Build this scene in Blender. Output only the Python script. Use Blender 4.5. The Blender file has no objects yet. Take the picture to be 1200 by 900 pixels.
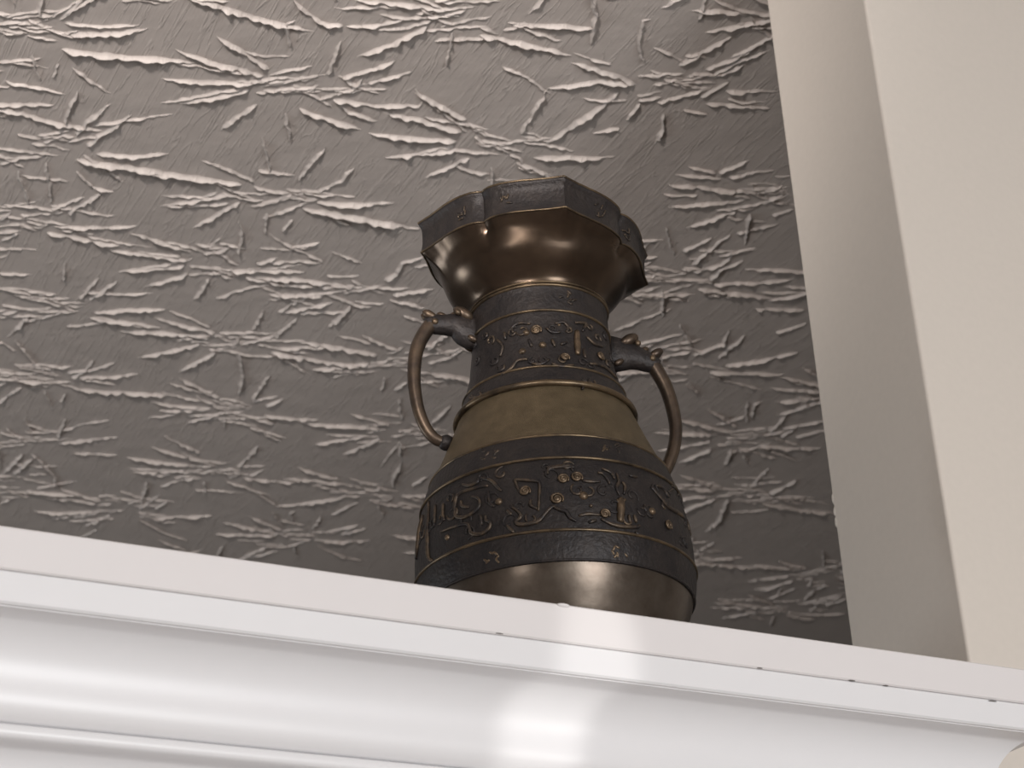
import bpy, bmesh, math, random
from mathutils import Vector, Matrix
import numpy as np

# ------------------------------------------------------------------ camera
scene = bpy.context.scene
COL = scene.collection
rad = math.radians
F_PX = 2400.0                      # focal length in pixels of the 1200 x 900 frame
PITCH, ROLL, YAW = rad(27.158), rad(-3.145), rad(28.5)
CAM_Z = 1.60
CY, SY = math.cos(YAW), math.sin(YAW)

def turn(x, y, z):                 # view-aligned axes -> room axes (X along the cabinet, Y into it)
    return Vector((x * CY + y * SY, -x * SY + y * CY, z))

def ray(px, py):                   # direction of a photograph pixel, room axes
    x = (px - 600) / F_PX; y = -(py - 450) / F_PX
    c, s = math.cos(ROLL), math.sin(ROLL)
    x, y = c * x - s * y, s * x + c * y
    c, s = math.cos(PITCH), math.sin(PITCH)
    return turn(x, c - s * y, s + c * y)

CAM = Vector((0, 0, CAM_Z))
cam_d = bpy.data.cameras.new('camera'); cam = bpy.data.objects.new('camera', cam_d); COL.objects.link(cam)
fw = ray(600, 450).normalized()
rt = (ray(601, 450) - ray(600, 450)).normalized()
up = (ray(600, 449) - ray(600, 450)).normalized()
m = Matrix((rt, up, -fw)).transposed().to_4x4(); m.translation = CAM
cam.matrix_world = m
cam_d.sensor_width = 36.0; cam_d.lens = F_PX / 1200 * 36
cam_d.clip_start = 0.02
cam_d.dof.use_dof = True; cam_d.dof.focus_distance = 1.90; cam_d.dof.aperture_fstop = 13.0
scene.camera = cam

# ------------------------------------------------------------------ light
world = bpy.data.worlds.new('world'); scene.world = world; world.use_nodes = True
world.node_tree.nodes['Background'].inputs[0].default_value = (0.95, 0.97, 1.0, 1)
world.node_tree.nodes['Background'].inputs[1].default_value = 0.25
scene.view_settings.view_transform = 'Standard'; scene.view_settings.look = 'None'
scene.view_settings.gamma = 1.0; scene.view_settings.use_curve_mapping = False
scene.view_settings.exposure = 0.0

def lamp(name, kind, loc, power, color, target=None, **kw):
    d = bpy.data.lights.new(name, kind); d.energy = power; d.color = color
    for k, v in kw.items(): setattr(d, k, v)
    o = bpy.data.objects.new(name, d); COL.objects.link(o); o.location = loc
    if target is not None:
        o.rotation_euler = (Vector(target) - Vector(loc)).to_track_quat('-Z', 'Y').to_euler()
    return o
# daylight from the window behind the photographer
lamp('window_daylight', 'AREA', (1.0, -3.0, 1.55), 122, (0.97, 0.985, 1.0), (0.9, 1.4, 1.75), shape='RECTANGLE', size=1.5, size_y=1.5)
# unseen cool fill added beyond the cabinet, for the ceiling and jamb
lamp('far_room_fill', 'AREA', (-3.1, 5.0, 1.5), 85, (0.90, 0.96, 1.0), (1.5, 2.4, 1.9), shape='RECTANGLE', size=1.4, size_y=1.5)
# unseen spot added to rake the ceiling; a small lamp left of the photographer
lamp('ceiling_rake_spot', 'SPOT', tuple(turn(-0.45, -0.25, CAM_Z + 1.0)), 285, (1.0, 0.925, 0.875), tuple(turn(-0.47, 2.7, CAM_Z + 1.70)), spot_size=rad(50), spot_blend=0.9, shadow_soft_size=0.07)
lamp('small_lamp', 'POINT', tuple(turn(-1.3, -0.9, CAM_Z + 0.35)), 30, (1.0, 0.97, 0.94), shadow_soft_size=0.11)
# unseen narrow spot added for the bright streak across the cornice
streak = lamp('cornice_streak_spot', 'SPOT', (3.2, -1.73, 1.45), 200, (1.0, 0.98, 0.95), (0.775, 1.305, 2.10), spot_size=rad(4.2), spot_blend=0.8, shadow_soft_size=0.008)
streak.scale = (0.26, 1.0, 1.0)       # tall and narrow beam

# ------------------------------------------------------------------ materials
def nodes_of(name):
    mt = bpy.data.materials.new(name); mt.use_nodes = True
    nt = mt.node_tree; return mt, nt, nt.nodes['Principled BSDF']

def paint(name, color, rough=0.5, grain=60.0, bump=0.05, spec=0.5, var=0.03):
    mt, nt, b = nodes_of(name); N = nt.nodes.new; L = nt.links.new
    tc = N('ShaderNodeTexCoord'); nz = N('ShaderNodeTexNoise'); nz.inputs['Scale'].default_value = grain; nz.inputs['Detail'].default_value = 4
    L(tc.outputs['Object'], nz.inputs['Vector'])
    mix = N('ShaderNodeMix'); mix.data_type = 'RGBA'
    mix.inputs['A'].default_value = (*[c * (1 - var) for c in color], 1); mix.inputs['B'].default_value = (*[min(1, c * (1 + var)) for c in color], 1)
    L(nz.outputs['Fac'], mix.inputs['Factor']); L(mix.outputs['Result'], b.inputs['Base Color'])
    b.inputs['Roughness'].default_value = rough; b.inputs['Specular IOR Level'].default_value = spec
    bp = N('ShaderNodeBump'); bp.inputs['Strength'].default_value = bump; bp.inputs['Distance'].default_value = 0.002
    L(nz.outputs['Fac'], bp.inputs['Height']); L(bp.outputs['Normal'], b.inputs['Normal'])
    return mt

def ceiling_paint(name, color):
    mt, nt, b = nodes_of(name); N = nt.nodes.new; L = nt.links.new
    tc = N('ShaderNodeTexCoord')
    mp = N('ShaderNodeMapping'); mp.inputs['Rotation'].default_value = (0, 0, COMB); mp.inputs['Scale'].default_value = (70, 5, 1)
    L(tc.outputs['Object'], mp.inputs['Vector'])
    comb = N('ShaderNodeTexNoise'); comb.inputs['Scale'].default_value = 1.0; comb.inputs['Detail'].default_value = 3; comb.inputs['Distortion'].default_value = 0.6
    L(mp.outputs['Vector'], comb.inputs['Vector'])
    mp2 = N('ShaderNodeMapping'); mp2.inputs['Rotation'].default_value = (0, 0, COMB + 0.12); mp2.inputs['Scale'].default_value = (330, 26, 1)
    L(tc.outputs['Object'], mp2.inputs['Vector'])
    fine = N('ShaderNodeTexNoise'); fine.inputs['Scale'].default_value = 1.0; fine.inputs['Detail'].default_value = 2
    L(mp2.outputs['Vector'], fine.inputs['Vector'])
    lump = N('ShaderNodeTexNoise'); lump.inputs['Scale'].default_value = 14; lump.inputs['Detail'].default_value = 5
    L(tc.outputs['Object'], lump.inputs['Vector'])
    # thin drag lines: distance to zero crossings of the comb noise
    a = N('ShaderNodeMath'); a.operation = 'SUBTRACT'; a.inputs[1].default_value = 0.5; L(comb.outputs['Fac'], a.inputs[0])
    ab = N('ShaderNodeMath'); ab.operation = 'ABSOLUTE'; L(a.outputs[0], ab.inputs[0])
    ln = N('ShaderNodeMapRange'); ln.inputs['From Min'].default_value = 0.0; ln.inputs['From Max'].default_value = 0.03; ln.inputs['To Min'].default_value = 1; ln.inputs['To Max'].default_value = 0
    L(ab.outputs[0], ln.inputs['Value'])
    b1 = N('ShaderNodeBump'); b1.inputs['Strength'].default_value = 0.45; b1.inputs['Distance'].default_value = 0.0011; L(ln.outputs['Result'], b1.inputs['Height'])
    b2 = N('ShaderNodeBump'); b2.inputs['Strength'].default_value = 0.5; b2.inputs['Distance'].default_value = 0.0006; L(fine.outputs['Fac'], b2.inputs['Height']); L(b1.outputs['Normal'], b2.inputs['Normal'])
    b3 = N('ShaderNodeBump'); b3.inputs['Strength'].default_value = 0.6; b3.inputs['Distance'].default_value = 0.004; L(lump.outputs['Fac'], b3.inputs['Height']); L(b2.outputs['Normal'], b3.inputs['Normal'])
    L(b3.outputs['Normal'], b.inputs['Normal'])
    b.inputs['Base Color'].default_value = (*color, 1); b.inputs['Roughness'].default_value = 0.55; b.inputs['Specular IOR Level'].default_value = 0.4
    return mt

def bronze(name, dark, light, metal, rough, scale=45.0, bump=0.25, lo=0.35, hi=0.75, fine=0.0):
    mt, nt, b = nodes_of(name); N = nt.nodes.new; L = nt.links.new
    tc = N('ShaderNodeTexCoord'); n1 = N('ShaderNodeTexNoise'); n1.inputs['Scale'].default_value = scale; n1.inputs['Detail'].default_value = 6; n1.inputs['Roughness'].default_value = 0.65
    L(tc.outputs['Object'], n1.inputs['Vector'])
    mr = N('ShaderNodeMapRange'); mr.inputs['From Min'].default_value = lo; mr.inputs['From Max'].default_value = hi
    L(n1.outputs['Fac'], mr.inputs['Value'])
    mix = N('ShaderNodeMix'); mix.data_type = 'RGBA'; mix.inputs['A'].default_value = (*dark, 1); mix.inputs['B'].default_value = (*light, 1)
    L(mr.outputs['Result'], mix.inputs['Factor']); L(mix.outputs['Result'], b.inputs['Base Color'])
    b.inputs['Metallic'].default_value = metal; b.inputs['Specular IOR Level'].default_value = 0.35
    r2 = N('ShaderNodeMapRange'); r2.inputs['To Min'].default_value = rough - 0.05; r2.inputs['To Max'].default_value = rough + 0.08
    L(n1.outputs['Fac'], r2.inputs['Value']); L(r2.outputs['Result'], b.inputs['Roughness'])
    n2 = N('ShaderNodeTexNoise'); n2.inputs['Scale'].default_value = 900 if fine else scale * 4; n2.inputs['Detail'].default_value = 3
    L(tc.outputs['Object'], n2.inputs['Vector'])
    bp = N('ShaderNodeBump'); bp.inputs['Strength'].default_value = bump; bp.inputs['Distance'].default_value = 0.0012
    L(n2.outputs['Fac'], bp.inputs['Height']); L(bp.outputs['Normal'], b.inputs['Normal'])
    return mt

# direction of the brush drag on the ceiling: from two photograph pixels
CEIL = CAM_Z + 1.62
def on_ceiling(px, py, z=None):
    z = CEIL if z is None else z
    d = ray(px, py); t = (z - CAM_Z) / d.z
    return CAM + d * t
_a, _b = on_ceiling(640, 105), on_ceiling(602, 200)
COMB = math.pi / 2 - math.atan2(_b.y - _a.y, _b.x - _a.x)

M = {
 'ceil': ceiling_paint('pale_plaster', (0.49, 0.441, 0.411)),
 'cream': paint('cream_wall_paint', (0.69, 0.630, 0.565), 0.6, 120, 0.12),
 'white': paint('white_gloss_paint', (0.80, 0.79, 0.80), 0.36, 25, 0.02, 0.5, 0.012),
 'white_warm': paint('white_board_paint', (0.77, 0.735, 0.73), 0.42, 25, 0.02, 0.5, 0.012),
 'taupe': paint('taupe_wall_paint', (0.17, 0.150, 0.135), 0.6, 120, 0.12),
 'floor': paint('floor_wood', (0.28, 0.23, 0.19), 0.5, 8, 0.1, 0.5, 0.2),
 'band': bronze('dark_patina', (0.020, 0.0175, 0.018), (0.037, 0.030, 0.027), 0.35, 0.48, 60, 0.8),
 'olive': bronze('olive_bronze', (0.095, 0.072, 0.042), (0.150, 0.113, 0.068), 0.5, 0.50, 70, 0.5, fine=1),
 'smooth': bronze('polished_brown_bronze', (0.045, 0.031, 0.022), (0.095, 0.067, 0.046), 0.8, 0.24, 16, 0.06),
 'belly': bronze('rubbed_bronze', (0.085, 0.066, 0.052), (0.165, 0.138, 0.112), 0.8, 0.30, 22, 0.08),
 'worn': bronze('worn_gold_edge', (0.055, 0.042, 0.030), (0.23, 0.165, 0.098), 0.75, 0.36, 38, 0.2),
 'scroll': bronze('rubbed_relief', (0.035, 0.031, 0.031), (0.150, 0.108, 0.070), 0.65, 0.42, 95, 0.3, 0.4, 0.72),
 'boss': bronze('rubbed_boss', (0.07, 0.052, 0.036), (0.24, 0.170, 0.110), 0.7, 0.40, 120, 0.2),
 'handle': bronze('brown_handle_bronze', (0.062, 0.046, 0.036), (0.130, 0.092, 0.062), 0.7, 0.38, 50, 0.15),
}

# ------------------------------------------------------------------ mesh helpers
def mesh_obj(name, verts, faces, mat, parent=None, smooth=False, loc=None):
    me = bpy.data.meshes.new(name); me.from_pydata([tuple(v) for v in verts], [], faces); me.update()
    bm = bmesh.new(); bm.from_mesh(me); bmesh.ops.recalc_face_normals(bm, faces=bm.faces); bm.to_mesh(me); bm.free()
    if smooth: me.polygons.foreach_set('use_smooth', [True] * len(me.polygons))
    me.materials.append(mat)
    o = bpy.data.objects.new(name, me); COL.objects.link(o)
    if parent is not None: o.parent = parent
    if loc is not None: o.location = loc
    return o

def box(name, lo, hi, mat, parent=None):
    x0, y0, z0 = lo; x1, y1, z1 = hi
    v = [(x0,y0,z0),(x1,y0,z0),(x1,y1,z0),(x0,y1,z0),(x0,y0,z1),(x1,y0,z1),(x1,y1,z1),(x0,y1,z1)]
    f = [(0,3,2,1),(4,5,6,7),(0,1,5,4),(1,2,6,5),(2,3,7,6),(3,0,4,7)]
    return mesh_obj(name, v, f, mat, parent)

def structure(o): o['kind'] = 'structure'; return o
def tag(o, label, cat, group=None):
    o['label'] = label; o['category'] = cat
    if group: o['group'] = group
    return o

# ------------------------------------------------------------------ room shell
X0, X1, Y0, Y1 = -3.2, 3.4, -3.4, 6.2
WALL_Y, JAMB_X, WALL_T = 1.425, 1.248, 0.176
structure(box('floor', (X0, Y0, -0.1), (X1, Y1, 0), M['floor']))
ceiling = structure(box('ceiling', (X0, Y0, CEIL), (X1, Y1, CEIL + 0.1), M['ceil']))
structure(box('wall_left', (X0 - 0.1, Y0, 0), (X0, Y1, CEIL), M['taupe']))
structure(box('wall_right', (X1, Y0, 0), (X1 + 0.1, Y1, CEIL), M['taupe']))
structure(box('wall_far', (X0, Y1, 0), (X1, Y1 + 0.1, CEIL), M['taupe']))
structure(box('wall_rear', (X0, Y0 - 0.1, 0), (X1, Y0, CEIL), M['cream']))

# the wall end to the right of the cabinet: cream paint, soft corners
def wall_end():
    r = 0.004; x0, x1, y0, y1 = JAMB_X, X1, WALL_Y, WALL_Y + WALL_T
    loop = []
    for k in range(5):
        a = math.pi + k / 4 * math.pi / 2; loop.append((x0 + r + r * math.cos(a), y0 + r + r * math.sin(a)))
    loop += [(x1, y0), (x1, y1)]
    for k in range(5):
        a = math.pi / 2 + k / 4 * math.pi / 2; loop.append((x0 + r + r * math.cos(a), y1 - r + r * math.sin(a)))
    n = len(loop); v = [(x, y, z) for z in (0, CEIL) for x, y in loop]
    f = [tuple(range(n - 1, -1, -1)), tuple(range(n, 2 * n))] + [(i, (i + 1) % n, n + (i + 1) % n, n + i) for i in range(n)]
    o = mesh_obj('wall_partition', v, f, M['cream']);
    return structure(o)
partition = wall_end()

# ------------------------------------------------------------------ cabinet with cornice
TOP = CAM_Z + 0.575
EDGE_Y = 1.305
XE = 1.229                          # right end of the top board
XL = X0 + 0.001
def z_at(px, py, y):                # height where a pixel's ray meets the vertical plane Y = y
    d = ray(px, py); return CAM_Z + d.z * (y / d.y)
zA = z_at(560, 739.5, EDGE_Y)       # under edge of the top board
zB = z_at(560, 775.5, EDGE_Y + 0.003)
D_BEAD = 0.052
zC = z_at(150, 860.5, EDGE_Y + D_BEAD)
zD = z_at(150, 878.5, EDGE_Y + D_BEAD)

cab = bpy.data.objects.new('cabinet', None); COL.objects.link(cab); cab.location = (0, 1.5, 0)
tag(cab, 'white painted built-in cabinet with moulded cornice under the bronze vase', 'cabinet')
def rel(v): return Vector(v) - Vector((0, 1.5, 0))

def cornice(name, prof, mat, smooth=False):
    """prof: closed list of (d, z), d = set-back behind the top board's front edge; swept along front and right return"""
    rows = []
    for d, z in prof:
        rows.append([rel((XL, EDGE_Y + d, z)), rel((XE - d, EDGE_Y + d, z)), rel((XE - d, WALL_Y - 0.001, z))])
    n = len(prof); v = [p for r in rows for p in r]; f = []
    for i in range(n):
        j = (i + 1) % n
        for k in range(2): f.append((i*3+k, i*3+k+1, j*3+k+1, j*3+k))
    f.append(tuple(i*3 for i in range(n))); f.append(tuple(i*3+2 for i in range(n-1, -1, -1)))
    o = mesh_obj(name, v, f, mat, cab)
    if smooth:
        o.data.polygons.foreach_set('use_smooth', [True] * len(o.data.polygons))
        o.data.set_sharp_from_angle(angle=rad(35))
    return o

IN = 0.115
cornice('top_board', [(0.0012, TOP), (0.0, TOP - 0.0012), (0.0, zA + 0.0012), (0.0012, zA), (IN, zA), (IN, TOP)], M['white_warm'])
cornice('crown_fascia', [(0.0022, zA - 0.0003), (0.0016, zA - 0.0015), (0.0026, zB + 0.0015), (0.0042, zB), (IN, zB), (IN, zA - 0.0003)], M['white'])
cove = [(0.0075, zB)]
h = zB - zC
for k in range(15):                 # cove
    a = k / 14 * math.pi / 2
    cove.append((0.0075 + 0.036 * math.sin(a), zB - 0.0005 - 0.66 * h * (1 - math.cos(a))))
for k in range(1, 9):               # rolling under towards the bead
    a = k / 8 * math.pi / 2
    cove.append((0.0435 + 0.014 * (1 - math.cos(a)), zB - 0.0005 - 0.66 * h - (0.34 * h - 0.0005) * math.sin(a)))
cove += [(IN, zC), (IN, zB)]
cornice('cove_moulding', cove, M['white'], True)
bead = []
hb = zC - zD
for k in range(9):
    a = math.pi / 2 - k / 8 * math.pi
    bead.append((D_BEAD + 0.003 - 0.005 * math.cos(a), (zC + zD) / 2 + hb / 2 * math.sin(a)))
bead += [(IN, zD), (IN, zC)]
cornice('bead_moulding', bead, M['white'], True)
low = [(0.061, zD)]
for k in range(11):
    a = k / 10 * math.pi / 2
    low.append((0.061 + 0.02 * math.sin(a), zD - 0.03 * (1 - math.cos(a))))
low += [(0.081, zD - 0.06), (IN, zD - 0.06), (IN, zD)]
cornice('lower_cove', low, M['white'], True)
b = box('carcass', rel((XL, EDGE_Y + 0.085, 0)), rel((XE - 0.085, WALL_Y - 0.001, zD - 0.0605)), M['white'], cab)
box('top_panel', rel((XL, EDGE_Y + IN, zD - 0.06)), rel((XE - IN, EDGE_Y + 0.46, TOP)), M['white_warm'], cab)

# ------------------------------------------------------------------ paint flaws
def blob(name, c, ax, mat, parent, S=10, T=6):
    v = [c + ax[0] * (math.sin(math.pi*i/T) * math.cos(2*math.pi*k/S)) + ax[1] * (math.sin(math.pi*i/T) * math.sin(2*math.pi*k/S)) + ax[2] * math.cos(math.pi*i/T) for i in range(T + 1) for k in range(S)]
    f = [(i*S+k, i*S+(k+1) % S, (i+1)*S+(k+1) % S, (i+1)*S+k) for i in range(T) for k in range(S)]
    return mesh_obj(name, v, f, mat, parent, True)
def at_y(px, py, y): d = ray(px, py); return CAM + d * (y / d.y)
p = at_y(660, 709.5, EDGE_Y)
blob('paint_drip', rel(p), (Vector((.006, 0, 0)), Vector((0, .0025, 0)), Vector((0, 0, .0016))), M['white_warm'], cab)
for px, py, w_ in ((998, 797.5, .004), (1038, 803.5, .003), (1163, 821.5, .005), (585, 742.5, .004), (890, 783, .003)):
    blob('paint_crack', rel(at_y(px, py, EDGE_Y + .001)), (Vector((w_, 0, 0)), Vector((0, .0016, 0)), Vector((0, 0, .0004))), M['taupe'], cab, 8, 4)
jy = WALL_Y + WALL_T
for px, py, hh_ in ((979, 585, .007), (981, 600, .006), (982, 612, .007)):
    q = at_y(px, py, jy - .002); blob('paint_run', Vector((JAMB_X + .0015, jy - .002, q.z)), (Vector((.0022, 0, 0)), Vector((0, .0028, 0)), Vector((0, 0, hh_))), M['cream'], partition)

# ------------------------------------------------------------------ vase
AXIS = turn(0.0305, 1.8, 0); AXIS.z = TOP
TCV = Vector((-AXIS.x, -AXIS.y, 0)).normalized()           # towards the photographer
RTV = Vector((-TCV.y, TCV.x, 0))                           # to the right seen from there
ZO = TOP - CAM_Z                                            # profile heights below are relative to the camera

PROF = [(.575,.0900),(.585,.0880),(.597,.0845),(.605,.0880),(.620,.1000),(.640,.1120),(.6626,.1215),(.676,.1262),(.695,.1300),(.710,.1312),(.735,.1308),
        (.762,.1280),(.788,.1222),(.815,.1120),(.842,.1000),(.872,.0880),(.8985,.0788),(.925,.0720),(.955,.0685),(.990,.0672),(1.002,.0690),(1.008,.0735),(1.014,.0795),(1.021,.0860),(1.029,.0910),(1.038,.0945),(1.046,.0975),(1.053,.1050),(1.09,.105)]
PZ = np.array([p[0] for p in PROF]); PR = np.array([p[1] for p in PROF])
_t = np.linspace(PZ[0], PZ[-1], 600); _r = np.interp(_t, PZ, PR)
_k = np.ones(9) / 9; _r2 = np.convolve(np.pad(_r, 4, 'edge'), _k, 'valid')
def R(z): return float(np.interp(z, _t, _r2))

def vpt(phi, r, z):                # phi in degrees from the photographer's side, + to the right; local to the vase base
    a = rad(phi); u = TCV * math.cos(a) + RTV * math.sin(a)
    return Vector((u.x * r, u.y * r, z - ZO))

vase = bpy.data.objects.new('bronze_vase', None); COL.objects.link(vase); vase.location = AXIS
tag(vase, 'tall dark bronze vase with scalloped mouth, relief bands and two loop handles', 'vase')

SEG = 144
def lathe(name, prof, mat, fn=None, parent=vase, inner=0.004):
    """prof: list of (z, r) bottom to top; closed shell with an inner wall"""
    pts = list(prof) + [(z, r - inner) for z, r in reversed(prof)]
    v, f = [], []
    n = len(pts)
    for i, (z, r) in enumerate(pts):
        for k in range(SEG):
            ph = 360 * k / SEG
            v.append(fn(ph, r, z) if fn else vpt(ph, r, z))
    for i in range(n):
        j = (i + 1) % n
        for k in range(SEG):
            q = (k + 1) % SEG; f.append((i*SEG+k, i*SEG+q, j*SEG+q, j*SEG+k))
    o = mesh_obj(name, v, f, mat, parent, True)
    o.data.set_sharp_from_angle(angle=rad(40))
    return o
def span(z0, z1, off=0.0, n=16):
    return [(z0 + (z1 - z0) * i / n, R(z0 + (z1 - z0) * i / n) + off) for i in range(n + 1)]

zE, zF, zG, zH = .8095, .7825, .7085, .6810
zAa, zBb, zCc, zDd = .995, .9665, .8995, .8770
RISE = 0.0016
lathe('foot', span(.575, .602, 0, 8), M['band'])
lathe('lower_belly', span(.602, zH + .001, 0, 20), M['belly'])
lathe('plain_band', span(zH, zG, RISE, 8), M['band'])
lathe('relief_band', span(zG, zF, RISE * 0.5, 16), M['band'])
lathe('shoulder_band', span(zF, zE, RISE, 8), M['band'])
lathe('shoulder', span(zE - .001, zDd + .002, -0.0006, 16), M['olive'])
lathe('collar_band', span(zDd, zCc, RISE * 0.7, 8), M['band'])
lathe('neck_relief_band', span(zCc, zBb, RISE * 0.3, 16), M['band'])
lathe('neck_band', span(zBb, zAa, RISE * 0.7, 8), M['band'])

def torus(name, z, r, a, bz, mat):
    pts = [(z + bz * math.sin(t), r + a * math.cos(t)) for t in [2 * math.pi * k / 10 for k in range(10)]]
    v, f = [], []
    for zz, rr in pts:
        for k in range(SEG): v.append(vpt(360 * k / SEG, rr, zz))
    for i in range(10):
        j = (i + 1) % 10
        for k in range(SEG):
            q = (k + 1) % SEG; f.append((i*SEG+k, i*SEG+q, j*SEG+q, j*SEG+k))
    return mesh_obj(name, v, f, mat, vase, True)
torus('fillet_ring', zH + .0006, R(zH) + .0010, .0016, .0014, M['band'])
torus('fillet_ring', zG, R(zG) + .0014, .0017, .0016, M['worn'])
torus('fillet_ring', zF, R(zF) + .0012, .0017, .0015, M['worn'])
torus('fillet_ring', zE, R(zE) + .0010, .0018, .0016, M['worn'])
torus('collar_rib', zDd + .001, R(zDd) + .0014, .0030, .0032, M['worn'])
torus('fillet_ring', zCc, R(zCc) + .0008, .0018, .0014, M['worn'])
torus('fillet_ring', zBb, R(zBb) + .0006, .0018, .0014, M['worn'])
torus('fillet_ring', zAa, R(zAa) + .0008, .0018, .0016, M['worn'])
torus('fillet_ring', zAa + .0035, R(zAa + .0035) + .0004, .0014, .0012, M['worn'])

# mouth: four pointed corners, an inward nick half-way between them
CORNER = 16.0
LT = np.array([0, .07, .18, .34, .52, .70, .86, .95, 1.0])
LR = np.array([.1185, .1150, .1108, .1078, .1064, .1052, .1034, .1010, .0985])
def lobe(phi):
    q = ((phi - CORNER) % 90) / 45.0; t = q if q <= 1 else 2 - q
    return float(np.interp(t, LT, LR))
def mouth_pt(phi, r, z, w):
    lb = lobe(phi) / .105
    tilt = -0.008 * math.cos(rad(phi - 106)) * w
    return vpt(phi, r * ((1 - w) + w * lb), z + tilt)
def mouth(name, prof, mat):        # prof: (z, r, w)
    n = len(prof); v, f = [], []; S = 256
    for z, r, w in prof:
        for k in range(S): v.append(mouth_pt(CORNER + 360 * k / S, r, z, w))
    for i in range(n):
        j = (i + 1) % n
        for k in range(S):
            q = (k + 1) % S; f.append((i*S+k, i*S+q, j*S+q, j*S+k))
    o = mesh_obj(name, v, f, mat, vase, True); o.data.set_sharp_from_angle(angle=rad(45)); return o
flare = []
for i in range(19):
    z = .994 + (1.0535 - .994) * i / 18
    w = min(1, max(0, (z - 1.030) / .023)); w = w * w * (3 - 2 * w)
    flare.append((z, R(z), w))
flare_in = [(z + .001, r - .004, w) for z, r, w in reversed(flare)]
mouth('mouth_flare', flare + flare_in, M['smooth'])
rimp = [(1.0535, .100, 1), (1.0530, .1035, 1), (1.0542, .1052, 1), (1.0560, .1046, 1), (1.064, .1034, 1), (1.075, .1034, 1), (1.0830, .1042, 1),
        (1.0845, .1060, 1), (1.0870, .1068, 1), (1.0892, .1060, 1), (1.0896, .1035, 1), (1.086, .1005, 1), (1.070, .0985, 1), (1.0545, .097, 1)]
mouth('rim', rimp, M['band'])
def rim_line(name, z, r, t, mat):
    S = 256; v, f = [], []
    for j in range(6):
        a = 2 * math.pi * j / 6
        for k in range(S): v.append(mouth_pt(CORNER + 360 * k / S, r + t * math.cos(a), z + t * math.sin(a), 1))
    for i in range(6):
        j = (i + 1) % 6
        for k in range(S):
            q = (k + 1) % S; f.append((i*S+k, i*S+q, j*S+q, j*S+k))
    return mesh_obj(name, v, f, mat, vase, True)
rim_line('rim_edge', 1.0539, .1050, .0010, M['worn'])
rim_line('lip_edge', 1.0880, .1065, .0012, M['worn'])

# relief: lines traced from the photograph onto the vase wall
def hit(px, py):
    d = ray(px, py); t0 = 1.3 / math.hypot(d.x, d.y); last = None
    for i in range(2600):
        t = t0 + i * 0.00035
        p = CAM + d * t - AXIS
        z = p.z + ZO
        rr = math.hypot(p.x, p.y)
        if z < 1.06 and rr <= R(z):
            return math.degrees(math.atan2(p.x * RTV.x + p.y * RTV.y, p.x * TCV.x + p.y * TCV.y)), z
    return None

def smooth_line(pts, n=4):
    if len(pts) < 3: 
        (a, b), (c, d) = pts; return [(a + (c - a) * i / 4, b + (d - b) * i / 4) for i in range(5)]
    P = [pts[0]] + list(pts) + [pts[-1]]; out = []
    for i in range(1, len(P) - 2):
        for k in range(n):
            t = k / n; p0, p1, p2, p3 = P[i-1], P[i], P[i+1], P[i+2]
            out.append(tuple(0.5 * (2*p1[c] + (p2[c]-p0[c])*t + (2*p0[c]-5*p1[c]+4*p2[c]-p3[c])*t*t + (3*p1[c]-p0[c]-3*p2[c]+p3[c])*t**3) for c in (0, 1)))
    out.append(pts[-1]); return out

def tube(name, pts, radii, mat, parent, sides=6, flat=None):
    n = len(pts); v, f = [], []
    for i, p in enumerate(pts):
        tg = (pts[min(i+1, n-1)] - pts[max(i-1, 0)]).normalized()
        nrm = flat[i] if flat else Vector((0, 0, 1))
        s = tg.cross(nrm).normalized(); u = s.cross(tg).normalized()
        r = radii[i] if isinstance(radii, list) else radii
        ra, rb = r if isinstance(r, tuple) else (r, r)
        for k in range(sides):
            a = 2 * math.pi * k / sides; v.append(p + s * (ra * math.cos(a)) + u * (rb * math.sin(a)))
    for i in range(n - 1):
        for k in range(sides):
            q = (k + 1) % sides; f.append((i*sides+k, i*sides+q, (i+1)*sides+q, (i+1)*sides+k))
    f.append(tuple(range(sides))); f.append(tuple((n-1)*sides + k for k in range(sides - 1, -1, -1)))
    return mesh_obj(name, v, f, mat, parent, True)

relief = []
def wall_curve(name, pz, wid, mat, lift=0.0012):
    wid *= 1.4
    """pz: list of (phi, z)"""
    pts, nr = [], []
    for ph, z in pz:
        s = (R(z + .002) - R(z - .002)) / .004
        c = vpt(ph, 1, ZO); c = Vector((c.x, c.y, -s)).normalized()
        pts.append(vpt(ph, R(z) + lift, z)); nr.append(c)
    n = len(pts)
    rr = [(wid * (0.55 + 0.45 * math.sin(math.pi * (i + .5) / n)), wid * 0.9 * (0.6 + 0.4 * math.sin(math.pi * (i + .5) / n))) for i in range(n)]
    o = tube(name, pts, rr, mat, vase, 6, nr); relief.append(o); return o

def trace(pts, wid=.0013, mat='scroll', name='scroll'):
    pz = [hit(x, y) for x, y in smooth_line(pts)]
    pz = [p for p in pz if p]
    if len(pz) > 1: wall_curve(name, pz, wid, M[mat])
def zl(ox, oy, s, pts): return [(ox + x / s, oy + y / s) for x, y in pts]

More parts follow.
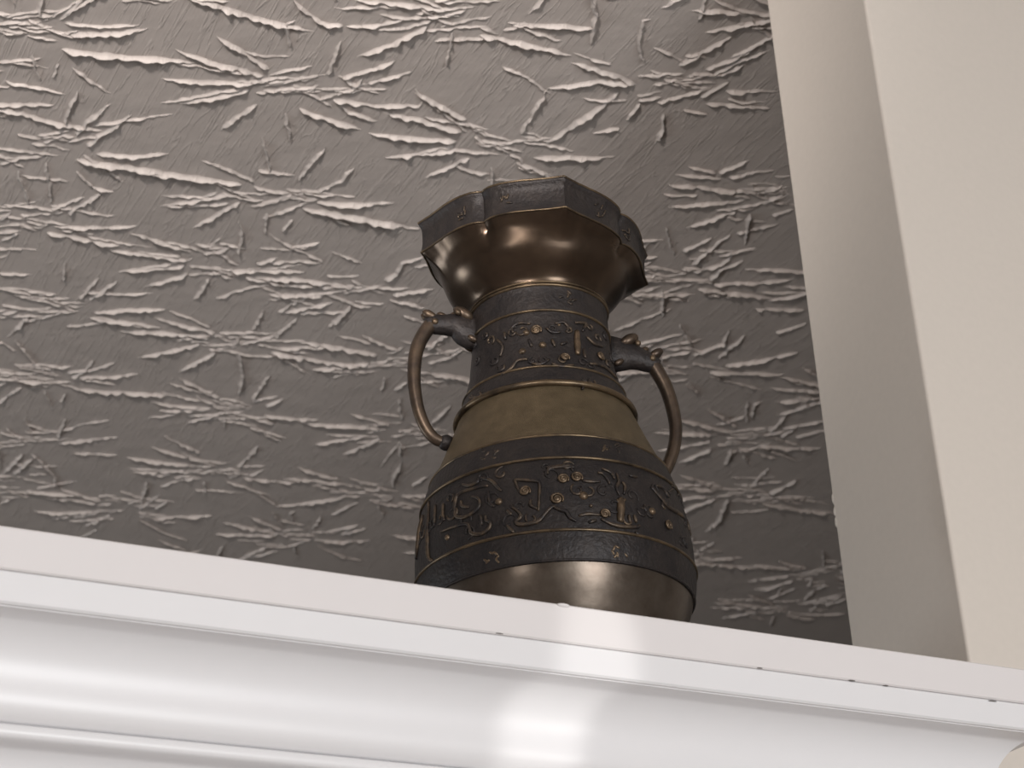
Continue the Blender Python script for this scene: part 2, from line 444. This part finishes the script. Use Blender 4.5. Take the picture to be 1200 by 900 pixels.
def boss(px, py, r, spiral=False, tall=1.0):
    c = hit(px, py)
    if not c: return
    ph, z = c; rz = R(z); rm = r * 0.00079
    v, f = [], []; S = 10; rings = [(1.0, -.0006), (.92, .0012), (.7, .0026), (.38, .0034)]
    for q, hgt in rings:
        for k in range(S):
            a = 2 * math.pi * k / S
            zz = z + rm * q * math.sin(a) * tall
            v.append(vpt(ph + math.degrees(rm * q * math.cos(a) / rz), R(zz) + hgt * min(1, rm / .004), zz))
    v.append(vpt(ph, rz + .0036 * min(1, rm / .004), z)); top = len(v) - 1
    for i in range(len(rings) - 1):
        for k in range(S):
            w = (k + 1) % S; f.append((i*S+k, i*S+w, (i+1)*S+w, (i+1)*S+k))
    for k in range(S): f.append(((len(rings)-1)*S+k, (len(rings)-1)*S+(k+1) % S, top))
    relief.append(mesh_obj('boss', v, f, M['boss'], vase, True))
    if spiral:
        pz = []
        for k in range(26):
            a = k / 25 * 3.6 * math.pi - 0.6; q = rm * (1.5 - 1.15 * k / 25)
            pz.append((ph + math.degrees(q * math.cos(a) / rz), z + q * math.sin(a)))
        wall_curve('spiral', pz, .0010, M['boss'], .0022)

def T2(pts, **k): trace(zl(480, 520, 6.667, pts), **k)
def T3(pts, **k): trace(zl(640, 520, 6.667, pts), **k)
def TN(pts, **k): trace(zl(540, 340, 6.0, pts), **k)
T2([(540,270),(640,290),(700,350),(722,372)])
T2([(420,320),(470,332),(535,305),(545,275)])
T2([(620,330),(520,350),(420,380),(370,430),(365,555),(420,580),(500,545),(550,490),(545,432),(490,418)], wid=.0015)
T2([(410,450),(420,490),(470,500)])
T2([(620,380),(635,470),(668,492)])
T2([(255,690),(330,660),(440,630),(472,645),(492,702),(560,710),(620,672),(637,620),(602,600),(600,565)], wid=.0015)
T2([(1008,530),(1015,420),(1015,310),(980,295),(840,286),(832,305),(852,355),(880,400)])
T2([(950,440),(945,480),(965,496),(1000,512)])
T2([(790,490),(858,540),(870,580),(832,610),(862,635),(960,625),(1020,600),(1060,550),(1120,495),(1165,522)], wid=.0016)
T2([(1080,240),(1090,200),(1180,185),(1240,190),(1290,185)])
T2([(270,470),(268,560),(280,600)]); T2([(560,560),(570,640)]); T2([(210,480),(205,620)])
T2([(160,455),(155,600),(150,750),(156,885),(188,918)], wid=.0019)
T2([(115,560),(92,660),(75,800),(62,900)], wid=.0022)
T2([(760,520),(800,560)]); T2([(760,640),(820,700)])
T3([(0,192),(100,180),(180,178),(208,218)])
T3([(60,500),(110,520),(155,535),(185,580),(237,612)], wid=.0016)
T3([(255,567),(330,552),(420,562)])
T3([(425,590),(500,630),(580,650),(700,655),(725,640)], wid=.0015)
T3([(280,295),(350,300),(420,300)])
T3([(400,230),(440,240),(475,280),(492,320)])
T3([(430,200),(500,230),(530,280)])
T3([(545,235),(562,300),(545,350),(572,410)]); T3([(588,300),(612,340),(600,400)])
T3([(810,340),(880,420),(950,500),(1020,540),(1085,600),(1108,680)], wid=.0016)
T3([(850,330),(900,350),(950,420)]); T3([(690,690),(740,742)]); T3([(640,560),(650,620)]); T3([(680,560),(700,620)]); T3([(350,480),(345,500)])
T3([(760,480),(775,540)]); T3([(640,250),(700,265)]); T3([(330,620),(390,600)])
trace(zl(640, 520, 6.667, [(578,430),(580,480),(577,540),(572,615)]), wid=.0030, mat='boss', name='leaf')
trace(zl(640, 520, 6.667, [(548,440),(576,470),(612,438)]), wid=.0014, mat='boss', name='leaf')
for x, y, r, s in [(700,455,5.0,0),(300,735,4.0,0),(905,375,4.2,1),(1150,435,5.0,1)]: boss(480 + x/6.667, 520 + y/6.667, r, s)
for x, y, r, s in [(132,280,4.2,1),(236,266,4.4,1),(290,408,6.0,0),(455,552,3.8,1),(822,530,5.2,0),(945,640,4.0,1)]: boss(640 + x/6.667, 520 + y/6.667, r, s)
TN([(372,305),(366,265),(420,235),(492,242)]); TN([(660,240),(720,230),(752,270),(740,300)]); TN([(800,232),(872,240),(850,292)])
TN([(290,602),(360,552),(400,500),(470,490)]); TN([(500,520),(560,526),(622,490)]); TN([(900,520),(1000,540),(1088,620)]); TN([(700,388),(742,370)])
TN([(260,350),(300,400),(280,470)]); TN([(600,270),(640,300),(700,300)]); TN([(640,520),(700,540),(790,530)]); TN([(880,330),(930,380),(990,400)])
TN([(640,350),(660,400)]); TN([(480,350),(500,400)]); TN([(860,420),(870,480)]); TN([(310,300),(320,350)])
trace(zl(540, 340, 6, [(812,290),(816,380),(818,455)]), wid=.0026, mat='boss', name='leaf')
for x, y, r, s in [(462,302,4.6,0),(530,285,4.4,1),(576,388,5.0,0),(435,432,4.8,0),(730,476,3.6,1),(975,470,4.0,1),(690,245,2.5,0)]: boss(540 + x/6, 340 + y/6, r, s)
rng = random.Random(5)
def glyph(px, py, w, hgt, mat='scroll', n=6):
    for i in range(n):
        x = px + rng.uniform(-w, w); y = py + rng.uniform(-hgt, hgt)
        k = rng.random() * math.pi
        trace([(x - 3*math.cos(k), y - 3*math.sin(k)), (x + 1.2*math.sin(k), y + 1.2*math.cos(k)), (x + 3*math.cos(k), y + 3*math.sin(k))], wid=.0010, mat=mat, name='motif')
glyph(665, 350, 8, 7); glyph(576, 653, 8, 7, 'boss'); glyph(725, 646, 8, 7, 'boss'); glyph(575, 533, 9, 5); glyph(715, 526, 10, 4); glyph(690, 450, 9, 4); glyph(560, 464, 6, 3); glyph(788, 572, 6, 6)
# low curls cast between the larger scrolls
def curl(ph, z, q0, turnk, mat):
    pz = []
    for k in range(12):
        a = turnk + k / 11 * 1.7 * math.pi; q = q0 * (1 - .65 * k / 11)
        pz.append((ph + math.degrees(q * math.cos(a) / R(z)), z + q * math.sin(a)))
    wall_curve('curl', pz, .0010, M[mat], .0009)
for i in range(34): curl(-70 + 150 * i / 33 + rng.uniform(-2, 2), rng.choice([.722, .735, .748, .764, .773]), rng.uniform(.0045, .0085), rng.uniform(0, 6.28), rng.choice(['band', 'band', 'scroll']))
for i in range(20): curl(-66 + 140 * i / 19 + rng.uniform(-2, 2), rng.choice([.908, .920, .934, .946, .956]), rng.uniform(.004, .0065), rng.uniform(0, 6.28), rng.choice(['band', 'scroll']))
# the same relief goes round the far side of the vase
for o in list(relief):
    c = o.copy(); COL.objects.link(c); c.parent = vase; c.rotation_euler = (0, 0, math.pi)
# worn characters on the rim band
def rim_motif(phi, z):
    for i in range(6):
        p = phi + rng.uniform(-3.2, 3.2); zz = z + rng.uniform(-.007, .007); k = rng.random() * math.pi
        pts = [mouth_pt(p + t * 1.6 * math.cos(k), .1042, zz + t * .003 * math.sin(k), 1) for t in (-1, -.3, .4, 1)]
        n = vpt(p, 1, ZO)
        tube('motif', pts, .0008, M['scroll'], vase, 5, [Vector((n.x, n.y, 0))] * 4)
for ph in (-42, -14, 40, 66, 138, 166, 220, 246): rim_motif(ph, 1.069)

# handles: loops in the radial plane, hung from an animal head on the neck
def radial(px, py, phi):
    d = ray(px, py); u = TCV * math.cos(rad(phi)) + RTV * math.sin(rad(phi))
    a = np.array([[d.x, -u.x], [d.y, -u.y]]); t, rho = np.linalg.solve(a, np.array([AXIS.x, AXIS.y]))
    return float(rho), float(t * d.z)
def ellipsoid(name, c, ax, mat, parent, S=10, T=7):
    v, f = [], []
    for i in range(T + 1):
        th = math.pi * i / T
        for k in range(S):
            a = 2 * math.pi * k / S
            v.append(c + ax[0] * (math.sin(th) * math.cos(a)) + ax[1] * (math.sin(th) * math.sin(a)) + ax[2] * math.cos(th))
    for i in range(T):
        for k in range(S): f.append((i*S+k, i*S+(k+1) % S, (i+1)*S+(k+1) % S, (i+1)*S+k))
    return mesh_obj(name, v, f, mat, parent, True)

def handle(phi, loop, wid, head, eyes, label):
    u = TCV * math.cos(rad(phi)) + RTV * math.sin(rad(phi)); w = Vector((-u.y, u.x, 0)); zz = Vector((0, 0, 1))
    P = [radial(x, y, phi) for x, y in loop]
    line = smooth_line(P, 5); n = len(line)
    pts = [vpt(phi, r, z) for r, z in line]
    rr = []
    for i in range(n):
        t = i / (n - 1); a = wid[0] + (wid[1] - wid[0]) * t
        rr.append((a * 0.95, a))
    # keep the section's frame in the radial plane
    h = tube('handle', pts, rr, M['handle'], vase, 10, [w] * n)
    h['label'] = label
    hp = [radial(x, y, phi) for x, y, _, _ in head]
    hl = smooth_line(hp, 4)
    nn = len(hl); hr = []
    for i in range(nn):
        t = i / (nn - 1) * (len(head) - 1); k = min(int(t), len(head) - 2); q = t - k
        hr.append(tuple(head[k][2 + c] * (1 - q) + head[k + 1][2 + c] * q for c in (0, 1)))
    hd = tube('animal_head', [vpt(phi, r, z) for r, z in hl], hr, M['band'], h, 12, [w] * nn)
    for (x, y, r, side) in eyes:
        rho, z = radial(x, y, phi)
        c = vpt(phi, rho, z) + w * side
        ellipsoid(['ear', 'eye'][r < .004], c, ((u * 1.25 + zz * 0.5) * r, w * r * 0.75, zz * r * 0.8) if r >= .004 else (u * r, w * r * .8, zz * r), M['handle' if r >= .004 else 'boss'], h)
    end = pts[-1]
    ellipsoid('handle_joint', end, (u * .0085, w * .008, zz * .008), M['band'], h)

handle(-74, [(507,378),(497,391),(489,408),(485.5,430),(486,455),(491,482),(500,503),(511,515),(523,519)], (.0080, .0056),
       [(560,390,.019,.010),(548,390,.017,.011),(534,382,.0125,.0105),(520,381,.0105,.0095),(508,380,.0105,.0085),(499,381,.007,.007)],
       [(542,371,.0085,.005),(541,371,.0085,-.006),(503,371,.0062,.003),(503,371,.0062,-.004),(534,372,.0032,.011),(534,372,.0032,-.011),(508,381,.0034,.008),(508,381,.0034,-.008),(552,402,.0045,.009),(552,402,.0045,-.010),(519,371,.005,0)],
       'curved bronze loop handle hanging from an animal head')
handle(106, [(764,426),(773,440),(781,456),(788,478),(792,502),(790,524),(783,545),(776,558)], (.0080, .0064),
       [(712,414,.021,.010),(726,416,.019,.011),(740,418,.0145,.0105),(752,422,.0115,.0095),(763,426,.0105,.0085),(771,430,.007,.007)],
       [(735,402,.0085,.005),(735,402,.0085,-.006),(768,416,.0062,.003),(768,416,.0062,-.004),(744,408,.0032,.011),(744,408,.0032,-.011),(762,424,.0034,.008),(762,424,.0034,-.008),(722,430,.0045,.009),(722,430,.0045,-.010),(754,411,.005,0)],
       'curved bronze loop handle hanging from an animal head')

# ------------------------------------------------------------------ plaster stars stamped on the ceiling
def wpt(px, py): p = on_ceiling(px, py); return np.array([p.x, p.y])
LIGHT_SIDE = np.array([turn(0.5, 1.0, 0).x, turn(0.5, 1.0, 0).y]); LIGHT_SIDE /= np.linalg.norm(LIGHT_SIDE)
nrg = np.random.default_rng(11)
def wob(n, amp, k):
    x = nrg.normal(0, 1, n + 2 * k); ker = np.hanning(k + 2)[1:-1]; ker /= np.sqrt((ker**2).sum())
    return np.convolve(x, ker, 'same')[k:k + n] * amp

def ridge(V, Fc, pl, width, height, step=0.0028):
    """pl: polyline in ceiling plane; a jagged crest, gentle on the near side, steep on the far side"""
    pl = np.array(pl); seg = np.linalg.norm(np.diff(pl, axis=0), axis=1); s = np.concatenate([[0], np.cumsum(seg)]); Ln = s[-1]
    n = max(6, int(Ln / step)); t = np.linspace(0, Ln, n)
    P = np.stack([np.interp(t, s, pl[:, 0]), np.interp(t, s, pl[:, 1])], 1)
    tg = np.gradient(P, axis=0); tg /= np.linalg.norm(tg, axis=1)[:, None] + 1e-9
    nr = np.stack([-tg[:, 1], tg[:, 0]], 1)
    nr *= np.where((nr @ LIGHT_SIDE) >= 0, 1.0, -1.0)[:, None]
    P = P + nr * wob(n, 0.0008, 5)[:, None] + nr * wob(n, 0.0016, 41)[:, None]
    u = t / Ln; env = np.minimum(1, u / .08) ** 0.7 * np.minimum(1, (1 - u) / .25) ** 0.8
    hh = height * env * np.clip(1 + wob(n, 0.16, 13) + wob(n, 0.24, 4), .4, 1.6) + 0.00005
    ww = width * (0.25 + 0.75 * env) * np.clip(1 + wob(n, 0.18, 21), .5, 1.6)
    far = width * 0.40 * np.clip(1 + wob(n, 0.8, 4), .15, 3.2) * (0.3 + 0.7 * env)
    base = len(V)
    offs = [(-1.7 * ww, -0.0003 + 0 * hh), (-.85 * ww, .17 * hh), (-.34 * ww, .58 * hh), (0 * ww, hh), (.55 * far, .80 * hh), (far, -0.0004 + 0 * hh)]
    for i in range(n):
        for o_, z_ in offs:
            V.append((P[i, 0] + nr[i, 0] * o_[i], P[i, 1] + nr[i, 1] * o_[i], -z_[i]))
    k = len(offs)
    for i in range(n - 1):
        for j in range(k - 1):
            a = base + i * k + j; Fc.append((a, a + 1, a + k + 1, a + k))

STAR = {  # star centre -> strokes (photograph pixels)
 (345,103): [[(317,82),(254,42)],[(308,90),(250,74),(204,58)],[(300,98),(188,92)],[(292,105),(208,123)],[(304,123),(258,152)],[(337,132),(339,168)],[(385,88),(402,48)],[(400,91),(460,75),(466,72)],[(432,98),(482,82)],[(412,108),(428,92)],[(390,117),(440,124),(490,124),(495,119)],[(350,127),(395,143),(425,151)],[(340,56),(337,28),(347,24)]],
 (542,17): [[(600,29),(700,33)],[(562,40),(620,52),(671,65)],[(529,37),(525,80)],[(525,12),(470,4),(415,0)],[(475,21),(440,30),(405,31)],[(402,30),(375,25),(343,0)],[(501,30),(462,52),(417,66)],[(500,20),(540,19)]],
 (783,97): [[(743,100),(722,90),(668,72)],[(743,101),(703,96),(640,103)],[(726,107),(700,128),(670,149),(640,167)],[(726,149),(694,156)],[(750,121),(731,140)],[(752,72),(750,50),(754,23),(763,21)],[(796,77),(820,64),(858,41)],[(827,82),(860,70),(885,56),(899,48)],[(834,92),(873,75)],[(822,114),(840,104),(855,96)],[(850,107),(911,108)],[(827,122),(870,124),(904,128)],[(801,128),(831,134)],[(779,133),(780,150),(769,170)]],
 (579,171): [[(547,140),(520,128),(485,107)],[(542,154),(500,143),(450,131)],[(535,165),(480,163),(430,157)],[(535,174),(450,186)],[(550,185),(520,198),(497,209)],[(612,158),(628,130),(642,104)],[(625,183),(680,186),(721,185)],[(604,192),(646,206)],[(575,196),(577,221)],[(640,168),(668,150)]],
 (325,227): [[(300,212),(262,197),(237,187)],[(283,217),(220,208),(154,200)],[(271,227),(188,240)],[(283,238),(225,267)],[(317,204),(312,180),(308,160)],[(350,212),(381,171)],[(371,225),(400,212),(417,196)],[(371,237),(420,239),(463,238)],[(354,244),(420,255),(496,269)],[(313,250),(312,276)],[(345,258),(330,272)]],
 (50,165): [[(90,160),(129,121)],[(100,171),(130,150),(154,133)],[(112,181),(160,183),(200,181)],[(88,187),(180,200),(267,215)],[(52,190),(62,240)],[(79,146),(92,106)],[(90,200),(110,220),(135,224)],[(25,185),(0,193)],[(24,200),(33,243)]],
 (33,258): [[(62,265),(120,267),(162,264)],[(54,273),(100,281),(144,287)],[(79,250),(121,225)],[(60,245),(98,230)],[(20,272),(0,282)]],
 (258,308): [[(225,294),(150,273)],[(221,306),(170,298),(125,292)],[(217,311),(137,317)],[(221,321),(167,337)],[(246,327),(225,352)],[(279,298),(284,278),(281,258)],[(300,309),(325,300)],[(287,325),(330,333),(378,335)],[(271,317),(330,316),(358,319)],[(340,290),(375,284)]],
 (425,342): [[(379,346),(312,346)],[(390,354),(329,368)],[(410,336),(340,328),(290,326)],[(450,329),(465,320),(472,308),(500,302)],[(412,358),(383,385)],[(460,345),(510,338)],[(455,352),(500,360)]],
 (54,357): [[(75,330),(78,308)],[(92,350),(118,325)],[(105,352),(138,328)],[(110,365),(195,362)],[(105,372),(190,384)],[(35,372),(8,396)],[(25,362),(0,368)],[(40,345),(0,338)]],
 (287,396): [[(252,390),(180,372)],[(245,394),(140,387)],[(235,404),(160,420)],[(252,412),(210,437)],[(297,388),(305,362)],[(322,396),(350,372)],[(325,408),(405,407)],[(318,412),(380,424),(440,430)],[(280,412),(286,445),(278,466)]],
 (886,231): [[(865,224),(820,219),(782,217)],[(872,235),(840,237),(782,244)],[(862,246),(832,258),(801,268)],[(842,202),(880,187)],[(840,203),(806,194)],[(880,250),(873,288)],[(895,224),(918,217)],[(893,238),(919,227)],[(905,252),(930,245)]],
 (798,322): [[(810,311),(835,290),(856,274)],[(812,318),(845,310),(860,299)],[(832,328),(845,316),(872,305)],[(835,333),(880,332),(930,327)],[(818,338),(860,343),(908,351)],[(774,340),(779,372)],[(800,294),(835,278)],[(797,380),(813,411)]],
 (799,425): [[(812,416),(848,402),(853,385)],[(842,420),(874,392)],[(850,428),(890,423),(937,413)],[(832,435),(880,437),(920,439)],[(808,448),(820,466)],[(885,362),(945,364)],[(908,389),(945,378)],[(775,420),(811,411)]],
}
TEMPLATE = [(35,35),(54,442),(470,425),(275,477),(38,517),(480,508),(250,552),(146,598),(437,577),(346,629),(0,567),(872,511),(873,575),(962,671),(915,713),(955,20),(990,462),(790,650),(650,300),(660,420),(640,560),(705,330),
            (20,650),(240,660),(560,640),(-60,100),(-80,300),(-70,430),(180,-40),(400,-75),(700,-60),(860,-45),(1010,330)]
placed = []
def build_star(centre_w, strokes_w, scale=1.0):
    V, Fc = [], []
    c = np.array(centre_w)
    for s in strokes_w:
        s = np.array(s)
        ln = np.linalg.norm(s[-1] - s[0])
        ridge(V, Fc, s, 0.0032 * min(1.2, .6 + ln * 3.0), 0.0052 * min(1.2, .55 + ln * 3.0))
    ax = np.array([turn(1, .25, 0).x, turn(1, .25, 0).y]); ay = np.array([-ax[1], ax[0]])
    for i in range(4):               # thin extra pulls of the bristles
        th = nrg.normal(0, .55) + (math.pi if i % 2 else 0); d = ax * math.cos(th) + ay * math.sin(th)
        r0 = nrg.uniform(.04, .09) * scale; l = nrg.uniform(.05, .13) * scale; p = c + ay * nrg.normal(0, .03)
        ridge(V, Fc, [p + d * r0, p + d * (r0 + .5 * l) + ay * nrg.normal(0, .004), p + d * (r0 + l)], 0.0022, 0.0028)
    for i in range(14):              # crumbled plaster where the brush was pulled off
        a = nrg.normal(0, .036) * scale; b_ = nrg.normal(0, .033) * scale; l = nrg.uniform(.015, .048) * scale; th = nrg.normal(0, .35)
        d = ax * math.cos(th) + ay * math.sin(th); p = c + ax * a + ay * b_
        ridge(V, Fc, [p - d * l, p + ay * nrg.normal(0, .004), p + d * l], 0.0027, 0.0025, 0.0025)
    ctr = c.copy(); V = [(x - c[0], y - c[1], z) for x, y, z in V]
    o = mesh_obj('plaster_star', V, Fc, M['ceil'], ceiling, True, (c[0], c[1], CEIL + 0.0001))
    o.data.set_sharp_from_angle(angle=rad(75))
    placed.append(c)
for c, ss in STAR.items():
    build_star(wpt(*c), [[wpt(*p) for p in s] for s in ss])
tkeys = [(345,103), (325,227), (579,171), (287,396)]
def template_star(c):
    k = tkeys[nrg.integers(len(tkeys))]; c0 = wpt(*k); th = nrg.normal(0, .10); sc = nrg.uniform(.82, 1.02)
    ca, sa = math.cos(th) * sc, math.sin(th) * sc
    out = []
    for s in STAR[k]:
        if nrg.random() < .10: continue
        w = [wpt(*p) - c0 for p in s]; j = nrg.normal(0, .008, 2)
        out.append([np.array([ca * q[0] - sa * q[1], sa * q[0] + ca * q[1]]) + c + j for q in w])
    build_star(c, out, sc)
for p in TEMPLATE: template_star(wpt(*p))
# the stamping carries on beyond the frame
tries = 0
while len(placed) < 150 and tries < 6000:
    tries += 1
    q = turn(nrg.uniform(-2.2, 2.2), nrg.uniform(0.5, 5.2), 0); q = np.array([q.x, q.y])
    if not (X0 + .3 < q[0] < X1 - .3 and Y0 + .3 < q[1] < Y1 - .3): continue
    if q[0] > JAMB_X - .3 and WALL_Y - .3 < q[1] < WALL_Y + WALL_T + .3: continue
    if min(np.linalg.norm(q - p) for p in placed) < .27: continue
    template_star(q)
